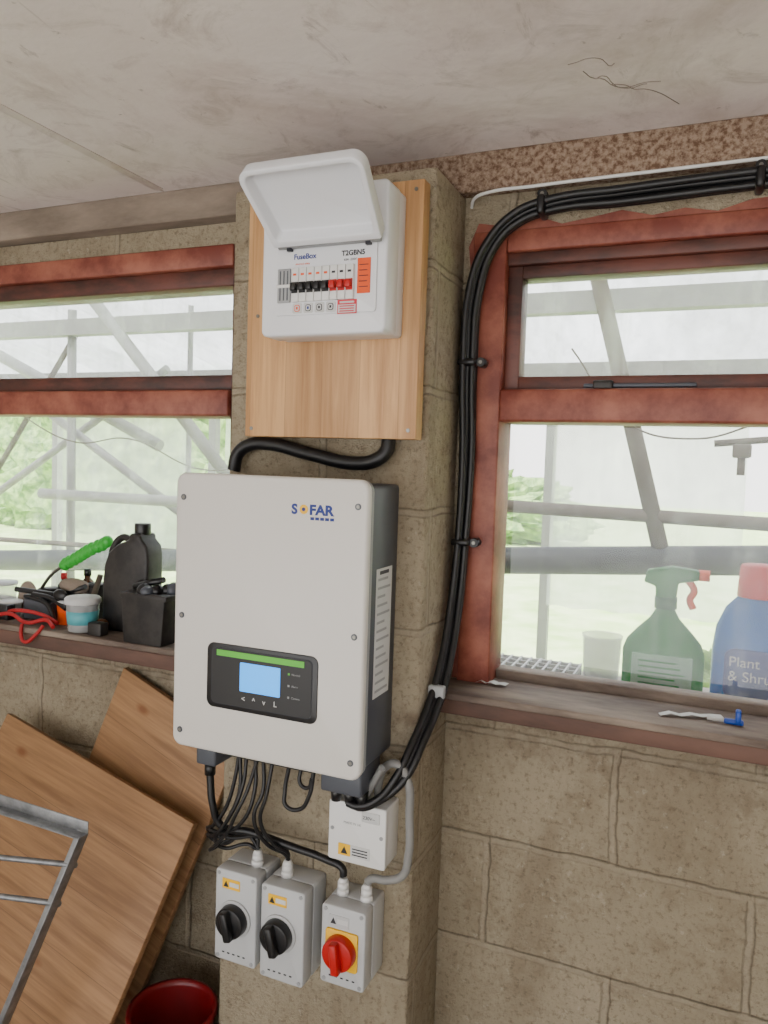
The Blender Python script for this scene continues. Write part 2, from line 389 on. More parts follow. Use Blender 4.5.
# ---------------------------------------------------------------- consumer unit
cu=[]
X0,X1,Z0,Z1=.165,.430,1.790,2.068; YF=-.142
cu.append(rbox('enclosure_base',X0+.004,X1-.002,-.085,-.0525,Z0+.003,Z1-.003,.008,M_WHT,.001))
cu.append(rbox('enclosure_cover',X0,X1,YF,-.083,Z0,Z1,.012,M_WHT,.005))
cu.append(rbox('aperture_lip',.198,.412,YF-.004,YF-.0002,1.828,1.955,.006,M_WHT,.001))
yb=YF-.0042
cu.append(box('terminal_block',.205,.233,yb-.004,yb,1.852,1.916,M_GPLD,.001))
for i in range(3): cu.append(box('terminal_slot_%d'%i,.210+i*.008,.2125+i*.008,yb-.0046,yb-.0035,1.856,1.912,M_INVD))
cu.append(box('terminal_bar',.203,.235,yb-.006,yb-.003,1.880,1.886,M_WPL,.001))
for i in range(8):
    x=.237+i*.0165; red=i>=5
    cu.append(box('breaker_%d'%i,x,x+.0155,yb-.007,yb,1.852,1.916,M_WPL,.0012))
    cu.append(box('toggle_%d'%i,x+.002,x+.0135,yb-.017,yb-.006,1.872,1.886,M_REDK if red else M_BLK,.0015))
    cu.append(box('toggle_slot_%d'%i,x+.001,x+.0145,yb-.0078,yb-.0065,1.868,1.889,M_REDK if red else M_BLK))
    cu.append(box('rating_mark_%d'%i,x+.004,x+.011,yb-.0075,yb-.0068,1.901,1.905,M_ORG if i<5 else M_TXT))
cu.append(box('orange_label',.374,.400,yb-.002,yb,1.862,1.926,M_ORG))
for i in range(5): cu.append(box('orange_label_line_%d'%i,.378,.396-.002*(i%2),yb-.0025,yb-.0018,1.873+i*.010,1.8744+i*.010,M_TXT))
for i,xx in enumerate((.238,.262,.286,.310)):
    cu.append(rbox('circuit_label_%d'%i,xx,xx+.020,yb-.001,yb,1.831,1.850,.003,M_LAB))
    cu.append(rbox('circuit_icon_%d'%i,xx+.004,xx+.016,yb-.0015,yb-.0009,1.834,1.847,.004,(M_ORG,M_TXT,M_TXT,M_TXT)[i]))
    cu.append(rbox('circuit_icon_in_%d'%i,xx+.0055,xx+.0145,yb-.0019,yb-.0014,1.8355,1.8455,.003,M_LAB))
    cu.append(box('circuit_glyph_%d'%i,xx+.008,xx+.012,yb-.0023,yb-.0018,1.838,1.843,(M_ORG,M_BLUE,M_TXT,M_TXT)[i]))
cu.append(box('warning_label',.334,.374,yb-.001,yb,1.826,1.852,M_PNK))
cu.append(box('warning_label_white',.336,.372,yb-.0014,yb-.0008,1.828,1.843,M_LAB))
for i in range(3): cu.append(box('warning_line_%d'%i,.339,.369,yb-.0018,yb-.0013,1.830+i*.0045,1.832+i*.0045,M_PNK))
cu.append(box('warning_title',.339,.369,yb-.0016,yb-.0009,1.8455,1.849,M_LAB))
cu.append(text('maker_text','FuseBox',.238,yb-.0005,1.933,.014,M_BLUE,bold=.0003))
cu.append(text('model_text','T2GBN5',.340,yb-.0005,1.933,.013,M_TXT,bold=.0004))
cu.append(text('strap_text','63A  230V',.345,yb-.0005,1.9235,.006,M_TXT))
cu.append(text('strap_text_b','electrical safety',.242,yb-.0005,1.9225,.005,M_ORG))
# hinged flap: opened up and outwards
ax=math.radians(39)
L=.158
d=Vector((0,-math.cos(ax),math.sin(ax))); nrm=Vector((0,-math.sin(ax),-math.cos(ax)))
FM=Matrix(((1,nrm.x,d.x,.315),(0,nrm.y,d.y,YF-.014),(0,nrm.z,d.z,1.960),(0,0,0,1)))
def flap_outline(hw0,hw1,v0,v1,r,r0=.004):
    P=[]
    for cx,cz,a0 in [(hw1-r,v1-r,0),(-(hw1-r),v1-r,90),(-(hw0-r0),v0+r0,180),(hw0-r0,v0+r0,270)]:
        rad=r if cz>.05 else r0
        for i in range(7):
            a=math.radians(a0+90*i/6); P.append((cx+rad*math.cos(a),cz+rad*math.sin(a)))
    return P
oo=flap_outline(.112,.122,0,L,.024); ii=flap_outline(.101,.111,.014,L-.010,.016,.010); jj=flap_outline(.096,.106,.019,L-.016,.013,.007)
bm=bmesh.new(); n=len(oo)
def ring(pl,y): return [bm.verts.new((x,y,z)) for x,z in pl]
A=ring(oo,-.018); B=ring(oo,.010); C_=ring(ii,.010); D=ring(jj,-.014)
bm.faces.new(A)
for P,Q in ((A,B),(B,C_),(C_,D)):
    for i in range(n): bm.faces.new((P[i],P[(i+1)%n],Q[(i+1)%n],Q[i]))
bm.faces.new(D)
bm.transform(FM)
fl=from_bm('flap_cover',bm,M_WHT); bevel(fl,.003,3); cu.append(fl)
cu.append(cyl('hinge_pin',(.207,YF-.008,1.957),(.420,YF-.008,1.957),.005,M_GPLD,n=12))
cu.append(box('hinge_tab',.226,.236,YF-.012,YF-.002,1.948,1.958,M_TXT))
cu.append(box('hinge_tab_b',.391,.401,YF-.012,YF-.002,1.948,1.958,M_TXT))
group('consumer_unit',cu)

# ---------------------------------------------------------------- inverter
iv=[]
iv.append(rbox('body',.006,.414,-.142,-.0005,.958,1.508,.01,M_INVD,.003))
iv.append(rbox('front_cover_edge',-.009,.421,-.152,-.141,.951,1.517,.022,M_GPLD,.002))
iv.append(rbox('front_cover',-.010,.422,-.172,-.151,.950,1.518,.022,M_INV,.006))
yf=-.1722
for x in (.010,.402):
    for z in (1.468,1.225,.985):
        iv.append(cyl('cover_screw',(x,yf-.0012,z),(x,yf+.002,z),.0062,M_INVD,n=16))
        iv.append(cyl('cover_screw_head',(x,yf-.0018,z),(x,yf-.001,z),.0038,M_STL,n=6))
iv.append(rbox('display_panel',.076,.329,yf-.002,yf+.001,1.046,1.178,.016,M_BLK,.001))
iv.append(rbox('display_border',.088,.318,yf-.0026,yf-.0019,1.055,1.170,.010,M_TXT))
iv.append(rbox('display_inner',.0895,.3165,yf-.0031,yf-.0025,1.0565,1.1685,.009,M_BLK))
iv.append(box('green_strip',.100,.300,yf-.0036,yf-.003,1.1535,1.1655,M_GREEN))
iv.append(rbox('lcd',.156,.248,yf-.004,yf-.003,1.088,1.146,.002,M_SCR))
for x,s in ((.160,'<'),(.185,'^'),(.209,'v'),(.234,'L')): iv.append(text('button_mark',s,x,yf-.0033,1.068,.015,M_LAB,bold=.0002))
for i,z in enumerate((1.135,1.112,1.089)):
    iv.append(box('led_mark_%d'%i,.265,.269,yf-.0036,yf-.003,z,z+.004,M_GREEN if i==0 else M_GPLD))
    iv.append(text('led_text_%d'%i,('Normal','Alarm','Comms')[i],.273,yf-.0033,z,.006,M_GPLD))
iv.append(text('logo_s','S',.262,yf-.0003,1.4485,.026,M_BLUE,bold=.0011,sx=1.05))
iv.append(cyl('logo_dot',(.2885,yf-.001,1.4575),(.2885,yf,1.4575),.0090,M_YEL,n=20))
iv.append(cyl('logo_dot_in',(.2885,yf-.0014,1.4575),(.2885,yf,1.4575),.0038,M_BLUE,n=20))
iv.append(text('logo_rest','FAR',.3005,yf-.0003,1.4485,.026,M_BLUE,bold=.0011,sx=1.12))
for i in range(5): iv.append(box('logo_strap_%d'%i,.303+i*.0105,.311+i*.0105,yf-.0006,yf,1.438,1.4435,M_BLUE))
iv.append(box('rating_label',.4138,.4148,-.105,-.028,1.09,1.345,M_LAB))
for i in range(14):
    z=1.10+i*.017; iv.append(box('rating_line_%d'%i,.4146,.4151,-.098,-.036-(i%3)*.012,z,z+.005,M_GPLD))
iv.append(box('rating_head',.4146,.4151,-.09,-.045,1.333,1.340,M_TXT))
iv.append(box('latch_left',.012,.062,-.12,-.03,.893,.957,M_INVD,.006))
iv.append(cyl('latch_knob',(.036,-.10,.893),(.036,-.10,.868),.012,M_BLK,n=16))
iv.append(box('port_cover',.315,.405,-.125,-.03,.897,.957,M_INVD,.006))
for x in (.335,.365,.392): iv.append(cyl('port_gland',(x,-.09,.897),(x,-.09,.868),.013,M_BLK,r2=.010,n=10))
for x in (.098,.118,.140,.160,.182,.222,.250,.280):
    iv.append(cyl('cable_gland',(x,-.085,.957),(x,-.085,.918),.0105,M_BLK,r2=.008,n=10))
    iv.append(cyl('gland_nut',(x,-.085,.935),(x,-.085,.925),.0125,M_BLK,n=6))
iv.append(box('dc_switch_strip',.075,.300,-.13,-.03,.930,.958,M_BLK,.002))
group('solar_inverter',iv)

# ---------------------------------------------------------------- isolators
def gland(x,y,z,h=.035,r=.0135,m=M_WPL):
    return [cyl('gland_base',(x,y,z),(x,y,z+h*.35),r,m,n=8),cyl('gland_body',(x,y,z+h*.35),(x,y,z+h*.75),r*.86,m,n=20),
            cyl('gland_dome',(x,y,z+h*.75),(x,y,z+h),r*.84,m,r2=r*.55,n=20)]
def isolator(name,x0,x1,z0,z1,kx,kz,yellow,gl):
    P=[rbox('back_box',x0,x1,-.056,-.0005,z0,z1,.006,M_GPL,.002),
       rbox('lid_gap',x0+.002,x1-.002,-.060,-.055,z0+.002,z1-.002,.006,M_GPLD),
       rbox('lid',x0,x1,-.098,-.059,z0,z1,.007,M_GPL,.003)]
    for x in (x0+.009,x1-.009):
        for z in (z0+.009,z1-.009): P.append(cyl('lid_screw',(x,-.0995,z),(x,-.097,z),.0042,M_GPLD,n=12))
    if yellow:
        P.append(rbox('bezel',kx-.036,kx+.036,-.103,-.0975,kz-.040,kz+.040,.006,M_YEL,.001))
        P.append(cyl('knob_ring',(kx,-.108,kz),(kx,-.102,kz),.034,M_YEL,n=32,bev=.001))
        K=M_REDK
    else:
        P.append(cyl('knob_ring',(kx,-.103,kz),(kx,-.0975,kz),.040,M_GPL,n=32,bev=.001))
        K=M_BLK
    P.append(cyl('knob',(kx,-.124,kz),(kx,-.103,kz),.033,K,n=32,bev=.002,r2=.035))
    g=box('knob_grip',-.031,.031,-.011,.010,-.009,.009,K,.004)
    g.matrix_world=Matrix.Translation((kx,-.130,kz))@Matrix.Rotation(math.radians(82 if yellow else 75),4,'Y'); P.append(g)
    P.append(box('warning_sticker',x0+.018,x0+.062,-.0992,-.0978,z1-.040,z1-.018,M_YEL if not yellow else M_GPL))
    P.append(box('sticker_text',x0+.036,x0+.060,-.0996,-.0988,z1-.034,z1-.024,M_LAB))
    P.append(prism('sticker_triangle',[(x0+.021,z1-.036),(x0+.034,z1-.036),(x0+.0275,z1-.023)],-.0997,-.0989,M_TXT))
    for i in range(5): P.append(box('engraving_%d'%i,x0+.02+i*.013,x0+.026+i*.013,-.0984,-.0977,z0+.017,z0+.020,M_TXT))
    for gx in gl: P+=gland(gx,-.05,z1)
    return group(name,P)
isolator('isolator_switch',.055,.158,.462,.664,.106,.562,False,[.130])
isolator('isolator_switch.001',.170,.274,.455,.658,.216,.560,False,[.205])
isolator('isolator_switch.002',.314,.412,.487,.652,.362,.566,True,[.338,.392])

jb=[rbox('box',.312,.437,-.058,-.0005,.735,.858,.004,M_WPL,.002),rbox('lid',.311,.438,-.072,-.0575,.734,.859,.005,M_WPL,.002),
    box('warning_sticker',.335,.405,-.0730,-.0718,.748,.772,M_LAB),box('sticker_yellow',.335,.362,-.0734,-.0725,.748,.772,M_YEL),
    prism('sticker_triangle',[(.341,.752),(.356,.752),(.3485,.767)],-.0738,-.0732,M_TXT)]
for i in range(3): jb.append(box('sticker_line_%d'%i,.366,.400,-.0734,-.0727,.752+i*.006,.7545+i*.006,M_TXT))
for x in (.32,.429): jb.append(cyl('lid_screw',(x,-.0735,.80),(x,-.071,.80),.004,M_GPLD,n=12))
jb.append(rbox('indicator_window',.385,.425,-.0738,-.0715,.826,.848,.003,M_LAB,.001))
jb.append(text('panel_text','230V~',.388,-.0742,.833,.010,M_TXT))
jb.append(text('panel_text_b','MADE IN UK',.345,-.0724,.815,.007,M_GPLD))
group('junction_box',jb)

# ---------------------------------------------------------------- cables
bund=[]
path=[(2.6,.165,2.112),(1.6,.165,2.112),(1.06,.165,2.106),(.80,.165,2.100),(.66,.165,2.096),(.59,.165,2.075),(.535,.165,2.02),(.505,.165,1.94),(.495,.17,1.77),(.497,.175,1.58),(.495,.17,1.381),(.493,.15,1.25),(.492,.10,1.13),(.489,.05,1.06),(.480,-.025,.99),(.46,-.06,.93),(.425,-.08,.885),(.385,-.09,.866),(.366,-.09,.872)]
for k,(a,b_,r) in enumerate(((0,0,.009),(.014,-.004,.008),(-.004,-.015,.008),(.011,.012,.0065))):
    pp=[]
    for i,(x,y,z) in enumerate(path):
        t=1 if i<16 else .35
        horiz=max(0,min(1,(z-2.03)/.05))
        j=random.uniform(-.0025,.0025)
        ox=a*(1-horiz)*t; oz=-a*horiz*1.2*t
        pp.append((x+ox+j,min(y+b_*t,.19),z+oz+j))
    bund.append(tube('cable_%d'%k,pp,r,M_CAB,8))
def clip(x,y,z,horizontal):
    P=[]
    if horizontal: P.append(box('cable_clip',x-.008,x+.008,y-.028,y+.030,z-.026,z+.014,M_BLK,.006)); P.append(cyl('clip_lug',(x,y-.012,z+.018),(x,y+.03,z+.018),.010,M_BLK,n=12)); P.append(cyl('clip_nail',(x,y-.0135,z+.018),(x,y-.010,z+.018),.004,M_STL,n=10))
    else: P.append(box('cable_clip',x-.018,x+.024,y-.024,y+.012,z-.008,z+.008,M_BLK,.006)); P.append(cyl('clip_lug',(x+.032,y-.012,z),(x+.032,W-.002,z),.010,M_BLK,n=12)); P.append(cyl('clip_nail',(x+.032,y-.0135,z),(x+.032,y-.011,z),.004,M_STL,n=10))
    return P
bund+=clip(.645,.165,2.096,True)+clip(1.05,.165,2.106,True)+clip(.495,.17,1.774,False)+clip(.496,.17,1.383,False)
bund.append(box('saddle_clip',.474,.510,.045,.062,1.062,1.09,M_GPLD,.004))
bund.append(tube('white_cable',[(2.6,.16,2.142),(1.2,.159,2.138),(.9,.160,2.136),(.62,.158,2.132),(.53,.160,2.130),(.496,.17,2.124),(.484,.19,2.112)],.0035,M_WPL,8))
group('cable_bundle',bund)
tube('flexible_conduit',[(.395,-.020,1.60),(.392,-.024,1.575),(.372,-.03,1.556),(.33,-.03,1.548),(.22,-.028,1.564),(.12,-.026,1.583),(.07,-.026,1.580),(.04,-.026,1.560),(.03,-.026,1.524)],.0145,M_CAB,10)
hang=[]
def hc(n,pts,r=.0042): hang.append(tube('lead_%d'%n,pts,r,M_CAB,8))
hc(0,[(.098,-.085,.915),(.094,-.09,.87),(.075,-.095,.80),(.04,-.09,.75),(.015,-.075,.73),(.03,-.06,.71),(.08,-.055,.725),(.125,-.05,.725),(.130,-.05,.70)])
hc(1,[(.118,-.085,.915),(.120,-.10,.86),(.095,-.11,.79),(.05,-.10,.735),(.02,-.08,.72),(.05,-.065,.70),(.10,-.055,.73),(.133,-.05,.70)])
hc(2,[(.140,-.085,.915),(.150,-.10,.86),(.130,-.11,.79),(.07,-.10,.745),(.03,-.085,.735),(.06,-.07,.72),(.15,-.06,.735),(.20,-.05,.715),(.205,-.05,.694)])
hc(3,[(.160,-.085,.915),(.170,-.10,.86),(.155,-.11,.80),(.175,-.09,.74),(.203,-.06,.71),(.207,-.05,.694)])
hc(4,[(.182,-.085,.915),(.178,-.10,.85),(.165,-.10,.79),(.19,-.08,.735),(.208,-.055,.71),(.205,-.05,.694)])
hc(5,[(.222,-.085,.915),(.216,-.09,.86),(.222,-.095,.835),(.25,-.09,.83),(.272,-.09,.86),(.280,-.085,.915)],.0045)
hc(6,[(.250,-.085,.915),(.252,-.09,.885),(.27,-.09,.88),(.278,-.09,.90)],.004)
hc(7,[(.036,-.10,.866),(.045,-.10,.80),(.06,-.09,.755),(.12,-.07,.745),(.22,-.06,.73),(.30,-.05,.715),(.335,-.05,.705),(.338,-.05,.69)],.008)
hc(8,[(.102,-.085,.915),(.108,-.095,.84),(.08,-.10,.77),(.05,-.095,.72),(.06,-.08,.70),(.11,-.06,.71),(.128,-.052,.70)],.004)
hc(9,[(.145,-.085,.915),(.135,-.11,.85),(.115,-.12,.80),(.09,-.11,.755),(.05,-.10,.71),(.03,-.08,.69),(.06,-.06,.71)],.004)
group('hanging_cables',hang)
group('grey_conduit',[tube('loop_outer',[(.408,-.045,.862),(.411,-.05,.905),(.43,-.06,.945),(.455,-.065,.955),(.476,-.06,.925),(.481,-.055,.85),(.480,-.05,.765),(.468,-.048,.722),(.435,-.05,.705),(.402,-.05,.70),(.392,-.05,.69)],.0085,M_GREYC,10),
   tube('loop_inner',[(.385,-.06,.862),(.395,-.07,.885),(.415,-.085,.92),(.435,-.095,.955)],.007,M_GREYC)])

# ---------------------------------------------------------------- leaning boards
def lean_board(name,TL,TR,dn,length,th=.02):
    TL=Vector(TL);TR=Vector(TR);u=(TR-TL);w=u.length;u.normalize();dn=Vector(dn);dn=(dn-dn.dot(u)*u).normalized()
    nrm=u.cross(dn).normalized()
    if nrm.y>0: nrm=-nrm
    bm=bmesh.new(); bm_box(bm,0,w,0,th,-length,0)
    ob=from_bm(name,bm,M_PLY); bevel(ob,.0015)
    z=-dn; y=-nrm
    ob.matrix_world=Matrix(((u.x,y.x,z.x,TL.x),(u.y,y.y,z.y,TL.y),(u.z,y.z,z.z,TL.z),(0,0,0,1)))
    return ob
lean_board('plywood_board',(-.80,.105,.809),(-.112,.045,.662),(-.238,-.37,-1),.735)
lean_board('plywood_board.001',(-.445,.172,.972),(-.048,.140,.832),(-.33,-.10,-1),.87,.018)
fr=[]
def angle_iron(name,a,b,w,t,nrm):
    a=Vector(a);b=Vector(b);d=(b-a).normalized();n=Vector(nrm);n=(n-n.dot(d)*d).normalized();s=d.cross(n)
    bm=bmesh.new();Ln=(b-a).length
    bm_box(bm,0,Ln,0,w,0,t);bm_box(bm,0,Ln,0,t,0,w)
    bm.transform(Matrix(((d.x,s.x,n.x,a.x),(d.y,s.y,n.y,a.y),(d.z,s.z,n.z,a.z),(0,0,0,1))))
    return bevel(from_bm(name,bm,M_GALV),.001)
cr=Vector((-.240,-.165,.700)); u=Vector((-1,.0,.03)).normalized(); dn=Vector((-.27,-.15,-.80)).normalized()
ur=Vector((-1,0,-.16)).normalized()
fr.append(angle_iron('top_rail',cr,cr+u*.75,.03,.003,(0,-1,0)))
fr.append(angle_iron('side_rail',cr,cr+dn*.755,.03,.003,(0,-1,0)))
for i,t in enumerate((.075,.17)):
    fr.append(cyl('rod_%d'%i,cr+dn*t,cr+dn*t+ur*.75,.0065,M_GALV,n=12))
fr.append(angle_iron('far_rail',cr+u*.75,cr+u*.75+dn*.77,.03,.003,(0,-1,0)))
group('metal_rack_frame',fr)
bk=[lathe('shell',[(.085,0),(.088,.005),(.100,.225),(.106,.227),(.106,.24),(.097,.24),(.094,.225),(.083,.01),(.001,.008)],M_BUCK,(-.115,-.02,0)),
    tube('handle',[(-.115+.108*math.cos(a),-.02-.05*math.sin(a),.23-.10*math.sin(a)) for a in [math.pi*i/8 for i in range(9)]],.003,M_STL)]
group('red_bucket',bk)

# ---------------------------------------------------------------- things on the left sill
SZ=1.068
jc=[]
o=[(-.075,0),(.070,0),(.075,.01),(.075,.20),(.070,.222),(.052,.238),(.050,.252),(.012,.252),(.010,.236),(-.028,.222),(-.058,.200),(-.072,.170),(-.078,.13),(-.078,.01)]
M=Matrix.Translation((-.445,.205,SZ))
jc.append(prism('jug_body',[(a,b*1.08) for a,b in o],-.034,.034,M_DRK,.010,3,M))
jc.append(cyl('jug_cap',(-.414,.205,SZ+.268),(-.414,.205,SZ+.298),.022,M_BLK,n=20,bev=.002))
jc.append(tube('jug_handle',[(-.452,.205,SZ+.25),(-.482,.205,SZ+.255),(-.512,.205,SZ+.225),(-.523,.205,SZ+.17)],.010,M_DRK))
group('oil_bottle',jc)
tr=[prism('tub',[(-.06,0),(.06,0),(.068,.115),(.074,.115),(.074,.13),(-.074,.13),(-.074,.115),(-.068,.115)],-.038,.038,M_DRK,.004,2,Matrix.Translation((-.315,.128,SZ)))]
for i in range(7):
    x=-.365+i*.017; tr.append(ell('contents_%d'%i,(x,.128+random.uniform(-.02,.02),SZ+.135),(.018,.02,.014+.01*random.random()),random.choice([M_DRK,M_INVD,M_BLK])))
tr.append(cyl('rod_contents',(-.375,.13,SZ+.14),(-.28,.13,SZ+.165),.008,M_BLK))
group('black_tub',tr)
pot=[lathe('pot',[(.034,0),(.038,.004),(.043,.076),(.041,.078),(.039,.07),(.001,.068)],M_CLEAR,(-.555,.135,SZ)),lathe('lid',[(.045,.076),(.047,.078),(.047,.090),(.043,.094),(.001,.094)],M_LAB,(-.555,.135,SZ)),
     lathe('band',[(.0395,.022),(.0425,.058),(.0424,.058),(.039,.022)],M_TEAL,(-.555,.135,SZ))]
group('plastic_pot',pot)
g=[]
pp=[Vector(p) for p in spl([(-.705,.215,SZ+.16),(-.655,.215,SZ+.185),(-.61,.215,SZ+.21),(-.555,.215,SZ+.232)],6)]
for i,p in enumerate(pp): g.append(ell('grip_%d'%i,p,(.016,.014,.014+.006*(i%2)),M_GRN))
g.append(ell('grip_end',pp[-1]+Vector((.008,0,.006)),(.018,.016,.018),M_GRN))
g.append(tube('trowel_shank',[(-.705,.215,SZ+.16),(-.755,.215,SZ+.125),(-.79,.215,SZ+.085)],.005,M_STL))
g.append(ell('trowel_blade',(-.82,.215,SZ+.05),(.05,.025,.008),M_GALV,Matrix.Rotation(math.radians(-50),4,'Y')))
group('garden_trowel',g)
st=[tube('strap_a',[(-.86,.10,SZ+.012),(-.80,.11,SZ+.025),(-.72,.10,SZ+.010),(-.66,.11,SZ+.022),(-.62,.095,SZ+.01)],.0055,M_REDST),
    tube('strap_b',[(-.84,.13,SZ+.02),(-.78,.12,SZ+.035),(-.70,.13,SZ+.03),(-.63,.12,SZ+.015)],.0055,M_REDST),
    tube('strap_c',[(-.72,.082,SZ+.01),(-.715,.075,SZ-.02),(-.70,.072,SZ-.035),(-.66,.076,SZ-.01),(-.65,.09,SZ+.012)],.005,M_REDST)]
group('red_strap',st)
cl=[]
def mini(x,y,r,h,m,lid=None,z=0):
    cl.append(lathe('tub',[(r*.85,0),(r*.9,.003),(r,h*.93),(r*1.04,h*.95),(r*1.04,h),(.001,h)],m,(x,y,SZ+z),n=24))
    if lid: cl.append(lathe('tub_lid',[(r*1.08,h),(r*1.08,h+.008),(.001,h+.009)],lid,(x,y,SZ+z),n=24))
def bottle(x,y,r,h,m,cap):
    cl.append(lathe('small_bottle',[(r*.92,0),(r,.004),(r,h*.62),(r*.8,h*.74),(r*.36,h*.82),(r*.36,h*.9),(.001,h*.9)],m,(x,y,SZ),n=24))
    cl.append(cyl('small_bottle_cap',(x,y,SZ+h*.87),(x,y,SZ+h),r*.44,cap,n=16))
mini(-.935,.20,.042,.085,M_CLEAR,M_GPL); mini(-.86,.165,.032,.04,M_LAB,M_WPL); mini(-.655,.185,.032,.060,M_ORG,M_GPL)
mini(-.70,.24,.026,.095,M_INVD,M_BLK); mini(-.775,.24,.028,.075,M_GPLD,M_DRK); mini(-.60,.235,.028,.105,M_DRK,M_BLK)
bottle(-.645,.245,.024,.15,M_BRN,M_BLK); bottle(-.735,.245,.020,.13,M_DRK,M_REDST)
mini(-.985,.17,.036,.06,M_BRN,M_GPLD)
cl.append(box('tool_case',-.81,-.70,.165,.205,SZ+.001,SZ+.06,M_INVD,.006)); cl.append(box('tool_case_lid',-.808,-.702,.163,.207,SZ+.060,SZ+.072,M_BLK,.004))
cl.append(tube('spanner',[(-.83,.16,SZ+.085),(-.77,.17,SZ+.082),(-.68,.17,SZ+.08)],.008,M_BLK)); cl.append(ell('spanner_head',(-.672,.17,SZ+.08),(.026,.012,.018),M_BLK))
cl.append(tube('plier_handle_a',[(-.66,.14,SZ+.008),(-.70,.15,SZ+.055),(-.76,.15,SZ+.07)],.007,M_BLK)); cl.append(tube('plier_handle_b',[(-.63,.15,SZ+.05),(-.70,.16,SZ+.072),(-.76,.155,SZ+.078)],.007,M_BLK))
cl.append(cyl('brush_handle',(-.99,.14,SZ+.008),(-.86,.12,SZ+.012),.008,M_YEL)); cl.append(box('white_tray',-.99,-.895,.10,.15,SZ+.018,SZ+.045,M_LAB,.004))
cl.append(cyl('lever',(-.60,.185,SZ+.002),(-.555,.20,SZ+.145),.008,M_RAFT)); cl.append(cyl('screwdriver',(-.70,.20,SZ+.075),(-.60,.19,SZ+.11),.007,M_BLK))
cl.append(ell('rag',(-.655,.205,SZ+.105),(.055,.02,.022),M_GREYB)); cl.append(ell('glove',(-.85,.22,SZ+.05),(.035,.02,.05),M_GREYB))
cl.append(ell('rag_b',(-.60,.16,SZ+.03),(.035,.02,.03),M_DRK)); cl.append(box('drill_bit_box',-.87,-.82,.12,.15,SZ+.001,SZ+.045,M_BLK,.003))
cl.append(box('battery_box',-.505,-.46,.10,.13,SZ+.001,SZ+.035,M_DRK,.003)); cl.append(ell('putty_lump',(-.50,.15,SZ+.02),(.022,.016,.018),M_BRN))
group('sill_clutter',cl)

# right sill bits
e=group('blue_clip',[box('clip_body',1.045,1.08,.150,.162,SZ+.001,SZ+.011,M_CLIPB,.003),box('clip_jaw',1.065,1.075,.146,.166,SZ+.005,SZ+.03,M_CLIPB,.003),cyl('clip_rod',(1.045,.156,SZ+.007),(1.015,.156,SZ+.007),.004,M_PAPER)])
for nm,(cx,cy,a,w,l) in {'paper_scrap':(.985,.165,.3,.018,.12),'paper_scrap.001':(.575,.19,-.1,.022,.07)}.items():
    bm=bmesh.new()
    vs=[]
    for i in range(7):
        t=i/6; zz=SZ+.002+.006*abs(math.sin(i*1.7))
        for s in (-1,1):
            p=Matrix.Rotation(a,3,'Z')@Vector((l*(t-.5),s*w/2,0)); vs.append(bm.verts.new((cx+p.x,cy+p.y,zz)))
    for i in range(6): bm.faces.new((vs[2*i],vs[2*i+1],vs[2*i+3],vs[2*i+2]))
    from_bm(nm,bm,M_PAPER)

# ---------------------------------------------------------------- outside the window
box('outside_ledge',-2.4,2.8,.401,.62,.90,1.015,M_CONC,.004)
OZ=1.0155
def spray(x,y,z):
    P=[lathe('bottle',[(.066,0),(.082,.006),(.084,.02),(.084,.115),(.076,.140),(.054,.168),(.030,.195),(.020,.215),(.020,.232),(.001,.232)],M_SPRG,(x,y,z),sx=1.08,sy=.5),
       box('bottle_label',x-.066,x+.066,y-.0465,y-.0405,z+.020,z+.115,M_LABG,.002),
       cyl('collar',(x,y,z+.218),(x,y,z+.245),.025,M_SPRG,n=20),
       prism('trigger_head',[(x-.050,z+.278),(x-.044,z+.306),(x+.01,z+.318),(x+.070,z+.312),(x+.070,z+.290),(x+.026,z+.280),(x+.022,z+.242),(x-.022,z+.242),(x-.024,z+.270)],y-.016,y+.016,M_SPRG,.004),
       tube('trigger',[(x+.042,y,z+.292),(x+.060,y,z+.264),(x+.052,y,z+.242),(x+.060,y,z+.222)],.008,M_ORG),
       cyl('nozzle',(x+.068,y,z+.301),(x+.092,y,z+.301),.013,M_ORG,n=12)]
    for i in range(6): P.append(box('label_line_%d'%i,x-.050,x+.050-.01*(i%3),y-.0472,y-.0462,z+.032+i*.013,z+.036+i*.013,M_SPRG))
    return group('spray_bottle',P)
spray(.915,.45,OZ)
x,y,z=1.112,.455,OZ
group('detergent_bottle',[lathe('bottle',[(.072,0),(.086,.006),(.092,.03),(.092,.14),(.086,.19),(.068,.235),(.044,.262),(.038,.276),(.001,.276)],M_SPRB,(x,y,z),sx=1,sy=.6),
    lathe('cap',[(.046,.262),(.047,.265),(.043,.330),(.039,.335),(.001,.336)],M_PINK,(x,y,z)),
    rbox('label',x-.066,x+.066,y-.0585,y-.050,z+.04,z+.15,.02,M_BLUE,.001),text('label_text','Plant\n& Shrub',x-.058,y-.0595,z+.112,.032,M_LAB)])
lathe('plastic_jug',[(.038,0),(.042,.004),(.047,.12),(.049,.122),(.049,.128),(.045,.126),(.040,.008),(.001,.008)],M_CLEAR,(.770,.50,OZ))
tg=[]
for i in range(9): tg.append(box('slat_%d'%i,.50+i*.026,.505+i*.026,.42,.58,OZ+.020,OZ+.030,M_LAB))
for j in range(5): tg.append(box('cross_%d'%j,.50,.713,.42+j*.038,.425+j*.038,OZ+.001,OZ+.028,M_LAB))
group('plastic_crate',tg)

